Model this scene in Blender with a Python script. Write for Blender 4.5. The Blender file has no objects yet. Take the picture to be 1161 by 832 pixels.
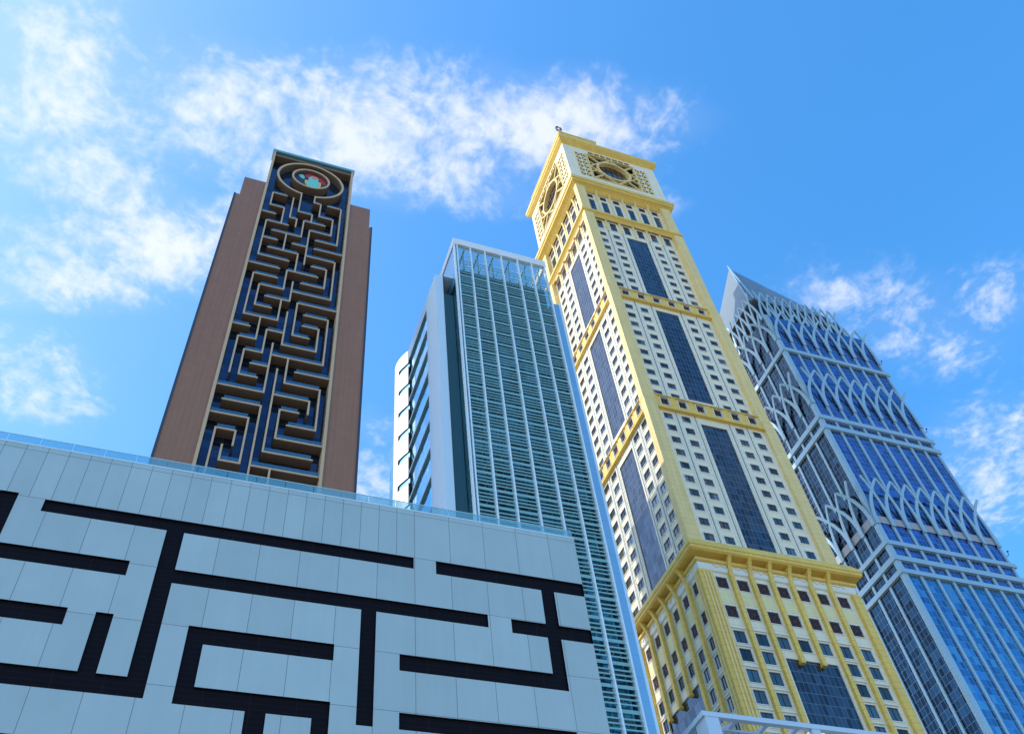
import bpy, bmesh, math, random
from mathutils import Vector, Matrix
R = math.radians
S = bpy.context.scene
COL = S.collection
random.seed(4)

# ------------------------------------------------------------------ camera
cam = bpy.data.cameras.new('camera')
camo = bpy.data.objects.new('camera', cam)
COL.objects.link(camo)
_r = Vector((0.9387001, -0.3328733, -0.0896518))
_u = Vector((-0.2101975, -0.7587912, 0.6164843))
_f = Vector((0.2732381, 0.5598493, 0.7822465))
_m = Matrix((( _r.x, _u.x, -_f.x), (_r.y, _u.y, -_f.y), (_r.z, _u.z, -_f.z)))
camo.matrix_world = Matrix.Translation((0, 0, 1.7)) @ _m.to_4x4()
cam.sensor_width = 36
cam.lens = 1036.42 / 1161 * 36
cam.clip_start = 0.1
cam.clip_end = 20000
S.camera = camo

# ------------------------------------------------------------------ sun, sky, exposure
SUN_EL, SUN_AZ = 42.0, -78.0           # azimuth clockwise from +Y
sund = Vector((math.sin(R(SUN_AZ)) * math.cos(R(SUN_EL)), math.cos(R(SUN_AZ)) * math.cos(R(SUN_EL)), math.sin(R(SUN_EL))))
sl = bpy.data.lights.new('sun', 'SUN')
sl.energy = 2.35
sl.angle = R(0.5)
sl.color = (1.0, 0.93, 0.80)
so = bpy.data.objects.new('sun', sl)
COL.objects.link(so)
so.rotation_euler = sund.to_track_quat('Z', 'Y').to_euler()
so.location = (-200, 0, 300)

S.view_settings.view_transform = 'Standard'
S.view_settings.look = 'None'
S.view_settings.gamma = 1
S.view_settings.use_curve_mapping = False
S.view_settings.exposure = 0.55


class NT:
    """small helper to write node trees"""
    def __init__(s, tree): s.t = tree
    def n(s, kind, **kw):
        nd = s.t.nodes.new('ShaderNode' + kind)
        for k, v in kw.items(): setattr(nd, k, v)
        return nd
    def put(s, sock, v):
        if isinstance(v, bpy.types.NodeSocket): s.t.links.new(v, sock)
        elif v is not None: sock.default_value = v
    def m(s, op, a, b=None, c=None, clamp=False):
        nd = s.n('Math', operation=op); nd.use_clamp = clamp
        s.put(nd.inputs[0], a); s.put(nd.inputs[1], b)
        if c is not None: s.put(nd.inputs[2], c)
        return nd.outputs[0]
    def mix(s, f, a, b):
        nd = s.n('Mix', data_type='RGBA')
        s.put(nd.inputs[0], f); s.put(nd.inputs[6], a); s.put(nd.inputs[7], b)
        return nd.outputs[2]
    def smooth(s, v, a, b, c=0.0, d=1.0):
        nd = s.n('MapRange', interpolation_type='SMOOTHSTEP')
        s.put(nd.inputs[0], v)
        for i, q in enumerate((a, b, c, d)): nd.inputs[i + 1].default_value = q
        return nd.outputs[0]


w = bpy.data.worlds.new('World')
S.world = w
w.use_nodes = True
T = NT(w.node_tree)
bg = w.node_tree.nodes['Background']
bg.inputs[1].default_value = 0.15
sky = T.n('TexSky', sky_type='NISHITA')
sky.sun_disc = False
sky.sun_elevation = R(SUN_EL)
sky.sun_rotation = R(SUN_AZ)
sky.air_density = 1.0
sky.dust_density = 1.0
sky.ozone_density = 2.0
hs = T.n('HueSaturation')
hs.inputs['Saturation'].default_value = 1.5
hs.inputs['Value'].default_value = 2.18
gm = T.n('Gamma'); gm.inputs[1].default_value = .83
T.put(gm.inputs[0], sky.outputs[0]); T.put(hs.inputs['Color'], gm.outputs[0])
# clouds: a thin broken layer, looked up where the view ray meets a high horizontal layer
geo = T.n('TexCoord')
sep = T.n('SeparateXYZ'); T.put(sep.inputs[0], geo.outputs['Generated'])
zz = T.m('MAXIMUM', sep.outputs[2], 0.05)
cmb = T.n('CombineXYZ')
T.put(cmb.inputs[0], T.m('DIVIDE', sep.outputs[0], zz)); T.put(cmb.inputs[1], T.m('DIVIDE', sep.outputs[1], zz))
P = cmb.outputs[0]
wn = T.n('TexNoise'); wn.inputs['Scale'].default_value = 7.0; wn.inputs['Detail'].default_value = 3
T.put(wn.inputs['Vector'], P)
ws = T.n('VectorMath', operation='SUBTRACT'); T.put(ws.inputs[0], wn.outputs['Color']); ws.inputs[1].default_value = (.5, .5, .5)
wm = T.n('VectorMath', operation='SCALE'); T.put(wm.inputs[0], ws.outputs[0]); wm.inputs['Scale'].default_value = 0.06
wa = T.n('VectorMath', operation='ADD'); T.put(wa.inputs[0], P); T.put(wa.inputs[1], wm.outputs[0])
PW = wa.outputs[0]
BLOBS = [  # centre, radii, rotation, weight  (cloud banks on the layer)
    (.06, .435, .40, .105, -13, 1.05), (.27, .375, .20, .08, -20, 1.05), (.16, .47, .18, .06, -8, .9),
    (-.10, .48, .15, .085, -8, .85), (-.25, .49, .09, .15, 10, .95), (-.19, .60, .12, .08, 20, .9),
    (-.13, .655, .24, .08, -20, 1.15), (-.24, .745, .16, .055, -10, .95), (.40, .31, .10, .05, -10, .45),
    (.72, .48, .08, .05, 0, .66), (.87, .485, .30, .11, 3, .42), (1.20, .70, .25, .20, 20, .62),
    (.97, .42, .12, .08, 0, .45), (-.27, .90, .14, .12, 0, .55), (.23, 1.0, .16, .12, 0, .6), (.19, .88, .1, .06, 0, .35), (.40, .42, .1, .04, 0, .35),
    (-1.3, .6, .6, .4, 30, .7), (.4, -1.0, .9, .25, 20, .6), (-.6, -.6, .5, .2, -20, .5), (1.7, -.3, .6, .3, 0, .6)]
tot = None
for (cx, cy, rx, ry, rot, wt) in BLOBS:
    mp = T.n('Mapping', vector_type='TEXTURE')
    mp.inputs['Location'].default_value = (cx, cy, 0)
    mp.inputs['Rotation'].default_value = (0, 0, R(rot))
    mp.inputs['Scale'].default_value = (rx, ry, 1)
    T.put(mp.inputs['Vector'], PW)
    ln = T.n('VectorMath', operation='LENGTH'); T.put(ln.inputs[0], mp.outputs[0])
    b = T.smooth(ln.outputs['Value'], 0.0, 1.25, wt, 0.0)
    tot = b if tot is None else T.m('MAXIMUM', tot, b)
n1 = T.n('TexNoise'); n1.inputs['Scale'].default_value = 12.0; n1.inputs['Detail'].default_value = 4; n1.inputs['Roughness'].default_value = .5
T.put(n1.inputs['Vector'], PW)
n2 = T.n('TexNoise'); n2.inputs['Scale'].default_value = 44.0; n2.inputs['Detail'].default_value = 9; n2.inputs['Roughness'].default_value = .6
T.put(n2.inputs['Vector'], PW)
fb = T.m('ADD', T.m('MULTIPLY', T.m('SUBTRACT', n1.outputs[0], .5), 1.55), T.m('MULTIPLY', T.m('SUBTRACT', n2.outputs[0], .5), 1.6))
dens = T.m('ADD', T.m('MULTIPLY', tot, .66), fb)
dens = T.m('ADD', T.m('MULTIPLY', T.smooth(dens, .05, 1.05), .82), T.m('MULTIPLY', tot, .16), clamp=True)
dens = T.m('MULTIPLY', dens, T.smooth(tot, 0.02, .35))
skyc = T.mix(T.m('MULTIPLY', dens, .80), hs.outputs[0], (4.9, 5.0, 5.2, 1))
T.put(bg.inputs[0], skyc)

# ------------------------------------------------------------------ materials
MATS = {}


def new_mat(name):
    m = bpy.data.materials.new(name); m.use_nodes = True
    MATS[name] = m
    return m, NT(m.node_tree), m.node_tree.nodes['Principled BSDF']


def plain(name, col, rough=.6, metal=0.0, var=.12, scale=.35, streak=.0, spec=.5, lines=None, bump=0.0):
    """painted / stone surface with uneven tone, optional vertical dirt streaks and joint lines"""
    m, t, p = new_mat(name)
    pos = t.n('NewGeometry').outputs['Position']
    no = t.n('TexNoise'); no.inputs['Scale'].default_value = scale; no.inputs['Detail'].default_value = 6
    t.put(no.inputs['Vector'], pos)
    f = t.m('MULTIPLY_ADD', no.outputs[0], 2 * var, 1 - var)
    if streak:
        mp = t.n('Mapping'); mp.inputs['Scale'].default_value = (2.2, 2.2, .06); t.put(mp.inputs['Vector'], pos)
        ns = t.n('TexNoise'); ns.inputs['Scale'].default_value = 1.0; ns.inputs['Detail'].default_value = 5; t.put(ns.inputs['Vector'], mp.outputs[0])
        f = t.m('MULTIPLY', f, t.m('MULTIPLY_ADD', ns.outputs[0], 2 * streak, 1 - streak))
    c = t.n('VectorMath', operation='SCALE'); c.inputs[0].default_value = col; t.put(c.inputs['Scale'], f)
    out = c.outputs[0]
    if lines:
        pz, wz, pu, wu, dk = lines
        sp = t.n('SeparateXYZ'); t.put(sp.inputs[0], pos)
        l = None
        if pz: l = t.m('LESS_THAN', t.m('FRACT', t.m('DIVIDE', sp.outputs[2], pz)), wz / pz)
        if pu:
            l2 = t.m('LESS_THAN', t.m('FRACT', t.m('DIVIDE', t.m('ADD', sp.outputs[0], sp.outputs[1]), pu)), wu / pu)
            l = l2 if l is None else t.m('MAXIMUM', l, l2)
        out = t.mix(l, out, tuple(q * dk for q in col) + (1,))
    t.put(p.inputs['Base Color'], out)
    p.inputs['Roughness'].default_value = rough
    p.inputs['Metallic'].default_value = metal
    p.inputs['Specular IOR Level'].default_value = spec
    if bump:
        nb = t.n('TexNoise'); nb.inputs['Scale'].default_value = 3.0; nb.inputs['Detail'].default_value = 5; t.put(nb.inputs['Vector'], pos)
        bp = t.n('Bump'); bp.inputs['Strength'].default_value = bump; t.put(bp.inputs['Height'], nb.outputs[0])
        t.put(p.inputs['Normal'], bp.outputs[0])
    return m


def glass(name, col, line=None, pu=1.2, pz=1.8, wu=.09, wz=.12, u0=0., z0=0., axis='x', metal=.85, rough=.06, var=.35, tilt=.012, odd=None, spec=.5):
    """reflective curtain wall: every pane has its own tint and a slightly different tilt; thin joint lines"""
    m, t, p = new_mat(name)
    g = t.n('NewGeometry')
    sp = t.n('SeparateXYZ'); t.put(sp.inputs[0], g.outputs['Position'])
    u = t.m('DIVIDE', t.m('SUBTRACT', sp.outputs[0 if axis == 'x' else 1], u0), pu)
    v = t.m('DIVIDE', t.m('SUBTRACT', sp.outputs[2], z0), pz)
    cb = t.n('CombineXYZ'); t.put(cb.inputs[0], t.m('FLOOR', u)); t.put(cb.inputs[1], t.m('FLOOR', v)); cb.inputs[2].default_value = 3.3
    wnz = t.n('TexWhiteNoise', noise_dimensions='3D'); t.put(wnz.inputs['Vector'], cb.outputs[0])
    c = t.n('VectorMath', operation='SCALE'); c.inputs[0].default_value = col
    t.put(c.inputs['Scale'], t.m('MULTIPLY_ADD', wnz.outputs['Value'], 2 * var, 1 - var))
    out = c.outputs[0]
    if odd:
        out = t.mix(t.m('GREATER_THAN', wnz.outputs['Value'], odd[0]), out, odd[1] + (1,))
    me = metal; ro = rough
    if line:
        l = t.m('MAXIMUM', t.m('LESS_THAN', t.m('FRACT', u), wu / pu), t.m('LESS_THAN', t.m('FRACT', v), wz / pz))
        out = t.mix(l, out, line + (1,))
        me = t.m('MULTIPLY', t.m('SUBTRACT', 1.0, l), metal)
        ro = t.m('MULTIPLY_ADD', l, .4, rough)
    t.put(p.inputs['Base Color'], out); t.put(p.inputs['Metallic'], me); t.put(p.inputs['Roughness'], ro)
    p.inputs['Specular IOR Level'].default_value = spec
    s1 = t.n('VectorMath', operation='SUBTRACT'); t.put(s1.inputs[0], wnz.outputs['Color']); s1.inputs[1].default_value = (.5, .5, .5)
    wv = t.n('TexNoise'); wv.inputs['Scale'].default_value = .5; wv.inputs['Detail'].default_value = 1; t.put(wv.inputs['Vector'], g.outputs['Position'])
    s3 = t.n('VectorMath', operation='SUBTRACT'); t.put(s3.inputs[0], wv.outputs['Color']); s3.inputs[1].default_value = (.5, .5, .5)
    s4 = t.n('VectorMath', operation='ADD'); t.put(s4.inputs[0], s1.outputs[0]); t.put(s4.inputs[1], s3.outputs[0])
    s2 = t.n('VectorMath', operation='SCALE'); t.put(s2.inputs[0], s4.outputs[0]); s2.inputs['Scale'].default_value = tilt * 2
    ad = t.n('VectorMath', operation='ADD'); t.put(ad.inputs[0], g.outputs['Normal']); t.put(ad.inputs[1], s2.outputs[0])
    nm = t.n('VectorMath', operation='NORMALIZE'); t.put(nm.inputs[0], ad.outputs[0])
    t.put(p.inputs['Normal'], nm.outputs[0])
    return m


def clear_glass(name, col, alpha):
    """see-through balustrade glass: part tinted mirror-like pane, part transparent"""
    m, t, p = new_mat(name)
    p.inputs['Base Color'].default_value = col + (1,)
    p.inputs['Roughness'].default_value = .08
    p.inputs['Metallic'].default_value = .3
    tr = t.n('BsdfTransparent'); tr.inputs[0].default_value = (.80, .95, .98, 1)
    mx = t.n('MixShader'); mx.inputs[0].default_value = alpha
    o = m.node_tree.nodes['Material Output']
    t.put(mx.inputs[1], tr.outputs[0]); t.put(mx.inputs[2], p.outputs[0]); t.put(o.inputs[0], mx.outputs[0])
    return m


def panel_wall(name):
    """white cladding panels with hairline joints; narrow panels in the top course"""
    m, t, p = new_mat(name)
    pos = t.n('NewGeometry').outputs['Position']
    sp = t.n('SeparateXYZ'); t.put(sp.inputs[0], pos)
    x, z = sp.outputs[0], sp.outputs[2]
    top = t.m('GREATER_THAN', z, 54.55)
    left = t.m('LESS_THAN', x, 17.4)
    fine = t.m('MULTIPLY', top, left)
    a = t.m('DIVIDE', t.m('SUBTRACT', x, 17.27), t.m('SUBTRACT', 3.27, t.m('MULTIPLY', fine, 1.635)))
    l = t.m('LESS_THAN', t.m('FRACT', a), t.m('MULTIPLY_ADD', fine, .0135, .0135))
    b = t.m('DIVIDE', t.m('SUBTRACT', z, 54.5), 4.95)
    l2 = t.m('LESS_THAN', t.m('FRACT', b), .009)
    l = t.m('MAXIMUM', l, l2)
    cb = t.n('CombineXYZ'); t.put(cb.inputs[0], t.m('FLOOR', a)); t.put(cb.inputs[1], t.m('FLOOR', b))
    wnz = t.n('TexWhiteNoise'); t.put(wnz.inputs['Vector'], cb.outputs[0])
    no = t.n('TexNoise'); no.inputs['Scale'].default_value = .25; no.inputs['Detail'].default_value = 6; t.put(no.inputs['Vector'], pos)
    mp = t.n('Mapping'); mp.inputs['Scale'].default_value = (1.6, 1.6, .07); t.put(mp.inputs['Vector'], pos)
    ns = t.n('TexNoise'); ns.inputs['Scale'].default_value = 1.0; ns.inputs['Detail'].default_value = 6; t.put(ns.inputs['Vector'], mp.outputs[0])
    f = t.m('ADD', t.m('MULTIPLY_ADD', wnz.outputs['Value'], .10, .92), t.m('MULTIPLY', t.m('SUBTRACT', no.outputs[0], .5), .18))
    f = t.m('ADD', f, t.m('MULTIPLY', t.m('SUBTRACT', ns.outputs[0], .5), .10))
    c = t.n('VectorMath', operation='SCALE'); c.inputs[0].default_value = (.41, .52, .53); t.put(c.inputs['Scale'], f)
    t.put(p.inputs['Base Color'], t.mix(l, c.outputs[0], (.16, .17, .18, 1)))
    p.inputs['Roughness'].default_value = .45
    return m


plain('cream_stone', (.84, .765, .57), .7, var=.10, streak=.13, lines=(2.13, .07, 0, 0, .68))
plain('gold_paint', (.82, .545, .11), .6, var=.18, streak=.22, lines=(1.4, .07, 0, 0, .6))
plain('pale_gold', (.83, .62, .25), .65, var=.14, streak=.16, lines=(1.4, .06, 1.7, .06, .7))
plain('buff_panel', (.80, .71, .38), .65, var=.10, streak=.12, lines=(1.4, .05, 0, 0, .8))
plain('white_trim', (.78, .77, .70), .6, var=.05)
plain('dark_red_metal', (.10, .035, .03), .5, var=.2)
plain('dark_olive', (.10, .085, .04), .6)
plain('black_void', (.015, .015, .02), .6)
glass('window_glass', (.125, .13, .125), axis='x', pu=4.9, pz=4.27, metal=.9, rough=.08, var=.5, tilt=.03, odd=(.88, (.26, .27, .27)))
glass('strip_glass', (.065, .08, .10), (.11, .13, .15), pu=1.05, pz=2.13, wu=.10, wz=.14, u0=107, metal=.85, var=.35, tilt=.03)
glass('strip_glass_side', (.10, .115, .13), (.10, .10, .11), pu=1.1, pz=2.13, wu=.10, wz=.14, axis='y', metal=.85, var=.3, tilt=.03)
plain('brown_cladding', (.31, .145, .08), .6, var=.16, scale=.6, streak=.14, lines=(.62, .07, .9, .05, .74))
glass('maze_glass', (.028, .052, .10), (.02, .034, .06), pu=1.526, pz=1.725, wu=.06, wz=.10, u0=-4.0, z0=101.4, metal=.7, rough=.1, var=.3)
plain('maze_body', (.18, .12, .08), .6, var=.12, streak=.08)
plain('maze_stone', (.56, .40, .235), .6, var=.10, streak=.08)
plain('teal_metal', (.16, .40, .42), .4, metal=.3, var=.05)
clear_glass('rail_glass', (.25, .55, .65), .42)
clear_glass('side_pane', (.16, .48, .75), .6)
clear_glass('balcony_glass', (.10, .25, .38), .42)
panel_wall('white_panels')
plain('black_tile', (.006, .004, .006), .5, var=.35, scale=.8, lines=(.45, .03, 3.27, .05, 2.8), spec=.09)
plain('roof_grey', (.30, .30, .29), .8, var=.1)
plain('concrete', (.38, .37, .35), .8, var=.12, streak=.1)
glass('teal_wall', (.05, .17, .20), (.05, .10, .12), pu=1.6, pz=3.6, wu=.08, wz=.30, axis='x', metal=.75, rough=.12, var=.55)
glass('teal_dark', (.12, .36, .42), (.05, .15, .19), pu=1.1, pz=3.6, wu=.12, wz=.25, axis='y', metal=.7, rough=.15, var=.3)
glass('blue_ribbon', (.15, .56, .82), (.10, .25, .36), pu=1.5, pz=3.6, wu=.07, wz=.1, axis='y', metal=.85, rough=.06, var=.2)
plain('slat_metal', (.25, .46, .44), .45, metal=.2, var=.12)
plain('pale_steel', (.72, .86, .90), .4, metal=.15, var=.05)
plain('white_metal', (.78, .80, .80), .4, var=.04, streak=.03)
plain('shaded_white_metal', (.58, .74, .85), .4, var=.04, streak=.03)  # white metal with the blue of sky-lit shade put into its colour
plain('blue_panel', (.28, .50, .66), .35, metal=.45, var=.08, lines=(3.6, .06, 0, 0, .7))
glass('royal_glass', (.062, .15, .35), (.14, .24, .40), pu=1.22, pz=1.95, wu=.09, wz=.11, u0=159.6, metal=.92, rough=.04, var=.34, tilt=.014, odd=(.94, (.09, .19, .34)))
glass('royal_glass_reflect', (.06, .22, .38), (.14, .26, .38), pu=1.22, pz=1.95, wu=.09, wz=.11, u0=159.6, metal=.92, rough=.04, var=.38, tilt=.016, odd=(.86, (.13, .34, .46)))  # reflection of a neighbouring building put into the lower panes' cyan tint
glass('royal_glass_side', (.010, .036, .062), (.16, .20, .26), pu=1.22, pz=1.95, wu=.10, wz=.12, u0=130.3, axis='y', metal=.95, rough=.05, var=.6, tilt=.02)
plain('pale_blue_frame', (.34, .49, .57), .4, metal=.2, var=.05)
plain('grey_spandrel', (.36, .37, .40), .6, var=.06)
plain('pyramid_sheet', (.20, .25, .28), .45, metal=.3, var=.06, lines=(1.3, .10, 0, 0, .7))
plain('red_paint', (.55, .03, .03), .5)
plain('teal_paint', (.20, .62, .52), .5)
plain('yellow_paint', (.72, .55, .12), .5)
plain('pink_paint', (.62, .30, .28), .5)
plain('dark_blue_paint', (.03, .035, .07), .5)
plain('dark_metal', (.04, .045, .06), .5)
plain('dark_teal_paint', (.15, .33, .39), .5)
plain('frame_paint', (.50, .64, .76), .45, var=.06)
plain('asphalt', (.05, .05, .052), .9, var=.2)
plain('paving', (.33, .28, .21), .85, var=.12, lines=(0, 0, .6, .02, .8))
plain('sand_ground', (.30, .235, .15), .95, var=.15)
plain('road_paint', (.75, .75, .72), .7)


# ------------------------------------------------------------------ mesh helpers
def front(Y): return lambda u, d, z: (u, Y - d, z)
def left(X): return lambda u, d, z: (X - d, u, z)
def same(u, d, z): return (u, d, z)


class MB:
    def __init__(s): s.v = []; s.f = []; s.mi = []; s.mats = []
    def mat(s, m):
        if m not in s.mats: s.mats.append(m)
        return s.mats.index(m)
    def face(s, pts, m):
        i = len(s.v); s.v += [tuple(p) for p in pts]; s.f.append(tuple(range(i, i + len(pts)))); s.mi.append(s.mat(m)); return s
    def hexa(s, c, m):
        i = len(s.v); s.v += [tuple(p) for p in c]
        for q in ((0, 1, 2, 3), (4, 7, 6, 5), (0, 4, 5, 1), (1, 5, 6, 2), (2, 6, 7, 3), (3, 7, 4, 0)):
            s.f.append(tuple(i + k for k in q)); s.mi.append(s.mat(m))
        return s
    def box(s, F, u0, u1, d0, d1, z0, z1, m):
        c = [F(u0, d0, z0), F(u1, d0, z0), F(u1, d1, z0), F(u0, d1, z0), F(u0, d0, z1), F(u1, d0, z1), F(u1, d1, z1), F(u0, d1, z1)]
        return s.hexa(c, m)
    def sweep(s, F, path, half, dep, m):
        """path: (u,d,z) points; rectangular bar, half width in the facade plane, depth outwards"""
        ring = []
        for k, (u, d, z) in enumerate(path):
            a = path[max(k - 1, 0)]; b = path[min(k + 1, len(path) - 1)]
            tu, tz = b[0] - a[0], b[2] - a[2]
            L = math.hypot(tu, tz) or 1
            nu, nz = -tz / L, tu / L
            h = half[k] if isinstance(half, (list, tuple)) else half
            ring.append([F(u + nu * h, d, z + nz * h), F(u - nu * h, d, z - nz * h), F(u - nu * h, d + dep, z - nz * h), F(u + nu * h, d + dep, z + nz * h)])
        for a, b in zip(ring, ring[1:]):
            for k in range(4):
                j = (k + 1) % 4
                s.face([a[k], a[j], b[j], b[k]], m)
        s.face(ring[0], m); s.face(ring[-1][::-1], m)
        return s
    def cornice(s, x0, x1, y0, y1, prof, m):
        """mitred moulding round a rectangle; prof = (outward, z) from bottom to top"""
        def ring(d, z): return [(x0 - d, y0 - d, z), (x1 + d, y0 - d, z), (x1 + d, y1 + d, z), (x0 - d, y1 + d, z)]
        rs = [ring(*q) for q in prof]
        for a, b in zip(rs, rs[1:]):
            for k in range(4):
                j = (k + 1) % 4
                s.face([a[k], a[j], b[j], b[k]], m)
        return s
    def ringwall(s, F, cu, cz, r0, r1, d0, d1, a0, a1, m, n=64):
        """arc-shaped wall (annulus sector extruded outwards)"""
        full = abs(a1 - a0 - 2 * math.pi) < 1e-6
        pr = None
        for k in range(n + 1):
            a = a0 + (a1 - a0) * k / n
            c, q = math.cos(a), math.sin(a)
            r = [F(cu + r0 * c, d0, cz + r0 * q), F(cu + r1 * c, d0, cz + r1 * q), F(cu + r1 * c, d1, cz + r1 * q), F(cu + r0 * c, d1, cz + r0 * q)]
            if pr:
                for i in range(4):
                    j = (i + 1) % 4
                    s.face([pr[i], pr[j], r[j], r[i]], m)
            elif not full: s.face(r, m)
            pr = r
        if not full: s.face(pr, m)
        return s
    def disc(s, F, cu, cz, r, d, m, n=64):
        return s.face([F(cu + r * math.cos(2 * math.pi * k / n), d, cz + r * math.sin(2 * math.pi * k / n)) for k in range(n)], m)
    def tube(s, pts, r, m, n=8):
        pr = None
        for k, p in enumerate(pts):
            p = Vector(p)
            t = (Vector(pts[min(k + 1, len(pts) - 1)]) - Vector(pts[max(k - 1, 0)])).normalized()
            a = t.orthogonal().normalized(); b = t.cross(a)
            rr = r[k] if isinstance(r, (list, tuple)) else r
            ring = [p + (a * math.cos(2 * math.pi * i / n) + b * math.sin(2 * math.pi * i / n)) * rr for i in range(n)]
            if pr:
                for i in range(n):
                    j = (i + 1) % n
                    s.face([pr[i], pr[j], ring[j], ring[i]], m)
            else: s.face(ring, m)
            pr = ring
        s.face(pr[::-1], m)
        return s
    def grid(s, F, u0, u1, z0, z1, holes, m, d=0.0):
        us = sorted({u0, u1} | {h[0] for h in holes} | {h[1] for h in holes})
        zs = sorted({z0, z1} | {h[2] for h in holes} | {h[3] for h in holes})
        us = [q for q in us if u0 <= q <= u1]; zs = [q for q in zs if z0 <= q <= z1]
        for a, b in zip(us, us[1:]):
            cu = (a + b) / 2
            col = [h for h in holes if h[0] < cu < h[1]]
            run = None
            for c, e in zip(zs, zs[1:]):
                cz = (c + e) / 2
                if any(h[2] < cz < h[3] for h in col):
                    if run: s.face([F(a, d, run[0]), F(b, d, run[0]), F(b, d, run[1]), F(a, d, run[1])], m)
                    run = None
                else: run = (run[0] if run else c, e)
            if run: s.face([F(a, d, run[0]), F(b, d, run[0]), F(b, d, run[1]), F(a, d, run[1])], m)
        return s
    def build(s, name, parent=None, label=None, merge=True):
        me = bpy.data.meshes.new(name)
        me.from_pydata(s.v, [], s.f)
        for q in s.mats: me.materials.append(MATS[q])
        me.polygons.foreach_set('material_index', s.mi)
        bm = bmesh.new(); bm.from_mesh(me)
        if merge: bmesh.ops.remove_doubles(bm, verts=bm.verts, dist=.0005)
        bmesh.ops.recalc_face_normals(bm, faces=bm.faces)
        bm.to_mesh(me); bm.free(); me.update()
        o = bpy.data.objects.new(name, me); COL.objects.link(o)
        if parent:
            o.parent = parent
            # parents may sit away from the origin: keep the mesh where it was written
            o.matrix_parent_inverse = Matrix.Translation(parent_world(parent)).inverted()
        if label: o['label'] = label
        return o


def parent_world(o):
    # things are Empties at their own base; parts and sub-parts are already written in world coordinates
    return Vector(o.location) if o.parent is None else Vector((0, 0, 0))


def thing(name, label, cat, loc, group=None):
    o = bpy.data.objects.new(name, None); COL.objects.link(o)
    o.location = loc; o.empty_display_size = 2
    o['label'] = label; o['category'] = cat
    if group: o['group'] = group
    return o


def structure(o): o['kind'] = 'structure'; return o


def shell(mb, x0, x1, y0, y1, z0, z1, m, sides='rbt'):
    if 'f' in sides: mb.face([(x0, y0, z0), (x1, y0, z0), (x1, y0, z1), (x0, y0, z1)], m)
    if 'l' in sides: mb.face([(x0, y0, z0), (x0, y1, z0), (x0, y1, z1), (x0, y0, z1)], m)
    if 'r' in sides: mb.face([(x1, y0, z0), (x1, y1, z0), (x1, y1, z1), (x1, y0, z1)], m)
    if 'b' in sides: mb.face([(x0, y1, z0), (x1, y1, z0), (x1, y1, z1), (x0, y1, z1)], m)
    if 't' in sides: mb.face([(x0, y0, z1), (x1, y0, z1), (x1, y1, z1), (x0, y1, z1)], m)
    return mb


# ------------------------------------------------------------------ ground, road, pavement
b = MB(); b.face([(-6000, -6000, 0), (6000, -6000, 0), (6000, 6000, 0), (-6000, 6000, 0)], 'sand_ground'); structure(b.build('ground'))
b = MB(); b.face([(-800, -34, .004), (800, -34, .004), (800, -6, .004), (-800, -6, .004)], 'asphalt'); structure(b.build('road'))
b = MB()
for yy in (-33.4, -20.2, -19.8, -6.7):
    b.face([(-800, yy, .008), (800, yy, .008), (800, yy + .15, .008), (-800, yy + .15, .008)], 'road_paint')
for k in range(-40, 40):
    for yy in (-27, -13.2): b.face([(k * 10, yy, .008), (k * 10 + 4, yy, .008), (k * 10 + 4, yy + .15, .008), (k * 10, yy + .15, .008)], 'road_paint')
structure(b.build('road_markings'))
b = MB(); b.box(same, -800, 800, -6, 59.5, -.2, .13, 'paving'); structure(b.build('pavement'))

# ------------------------------------------------------------------ white car-park block with black maze bars
PY = 60.0
pod = thing('car_park_building', 'low wide white panelled block with black maze bars filling the lower left', 'building', (-5, 80, 0))
bars = [[(-12.55, 17.2, 53.3, 54.5), (-3.2, -1.85, 38.55, 53.3), (-1.85, 23.65, 48.3, 49.6), (12.8, 14.05, 38.25, 48.3),
         (-60, -3.2, 38.55, 40.05), (-6.4, -5.2, 40.05, 44.9)],
        [(-15.85, -14.5, 48.4, 54.75), (-14.5, -5.2, 48.4, 49.8)],
        [(-60, -8.3, 43.5, 44.95)],
        [(0.05, 10.85, 43.3, 44.75), (.05, 1.3, 38.4, 43.3), (1.3, 10.85, 38.4, 39.85), (4.95, 6.4, 30, 38.4), (9.6, 10.85, 30, 38.4)],
        [(19.2, 33.2, 53.1, 54.5), (28.95, 30.2, 43.15, 53.1), (25.75, 28.95, 48.1, 49.5), (30.2, 33.2, 48.1, 49.5), (16.0, 28.95, 43.15, 44.6)],
        [(16.0, 30.3, 38.25, 39.6)],
        [(-60, -8.9, 33.8, 35.2)],
        [(-60, -19, 53.3, 54.75)]]
allb = [q for g in bars for q in g]
b = MB()
F = front(PY)
b.grid(F, -60, 33.2, 0, 60, allb, 'white_panels')
shell(b, -60, 33.2, PY, 98, 0, 60, 'white_panels', 'lrb')
b.face([(-60, PY, 59.99), (33.2, PY, 59.99), (33.2, 98, 59.99), (-60, 98, 59.99)], 'roof_grey')
b.build('wall', pod)
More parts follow.
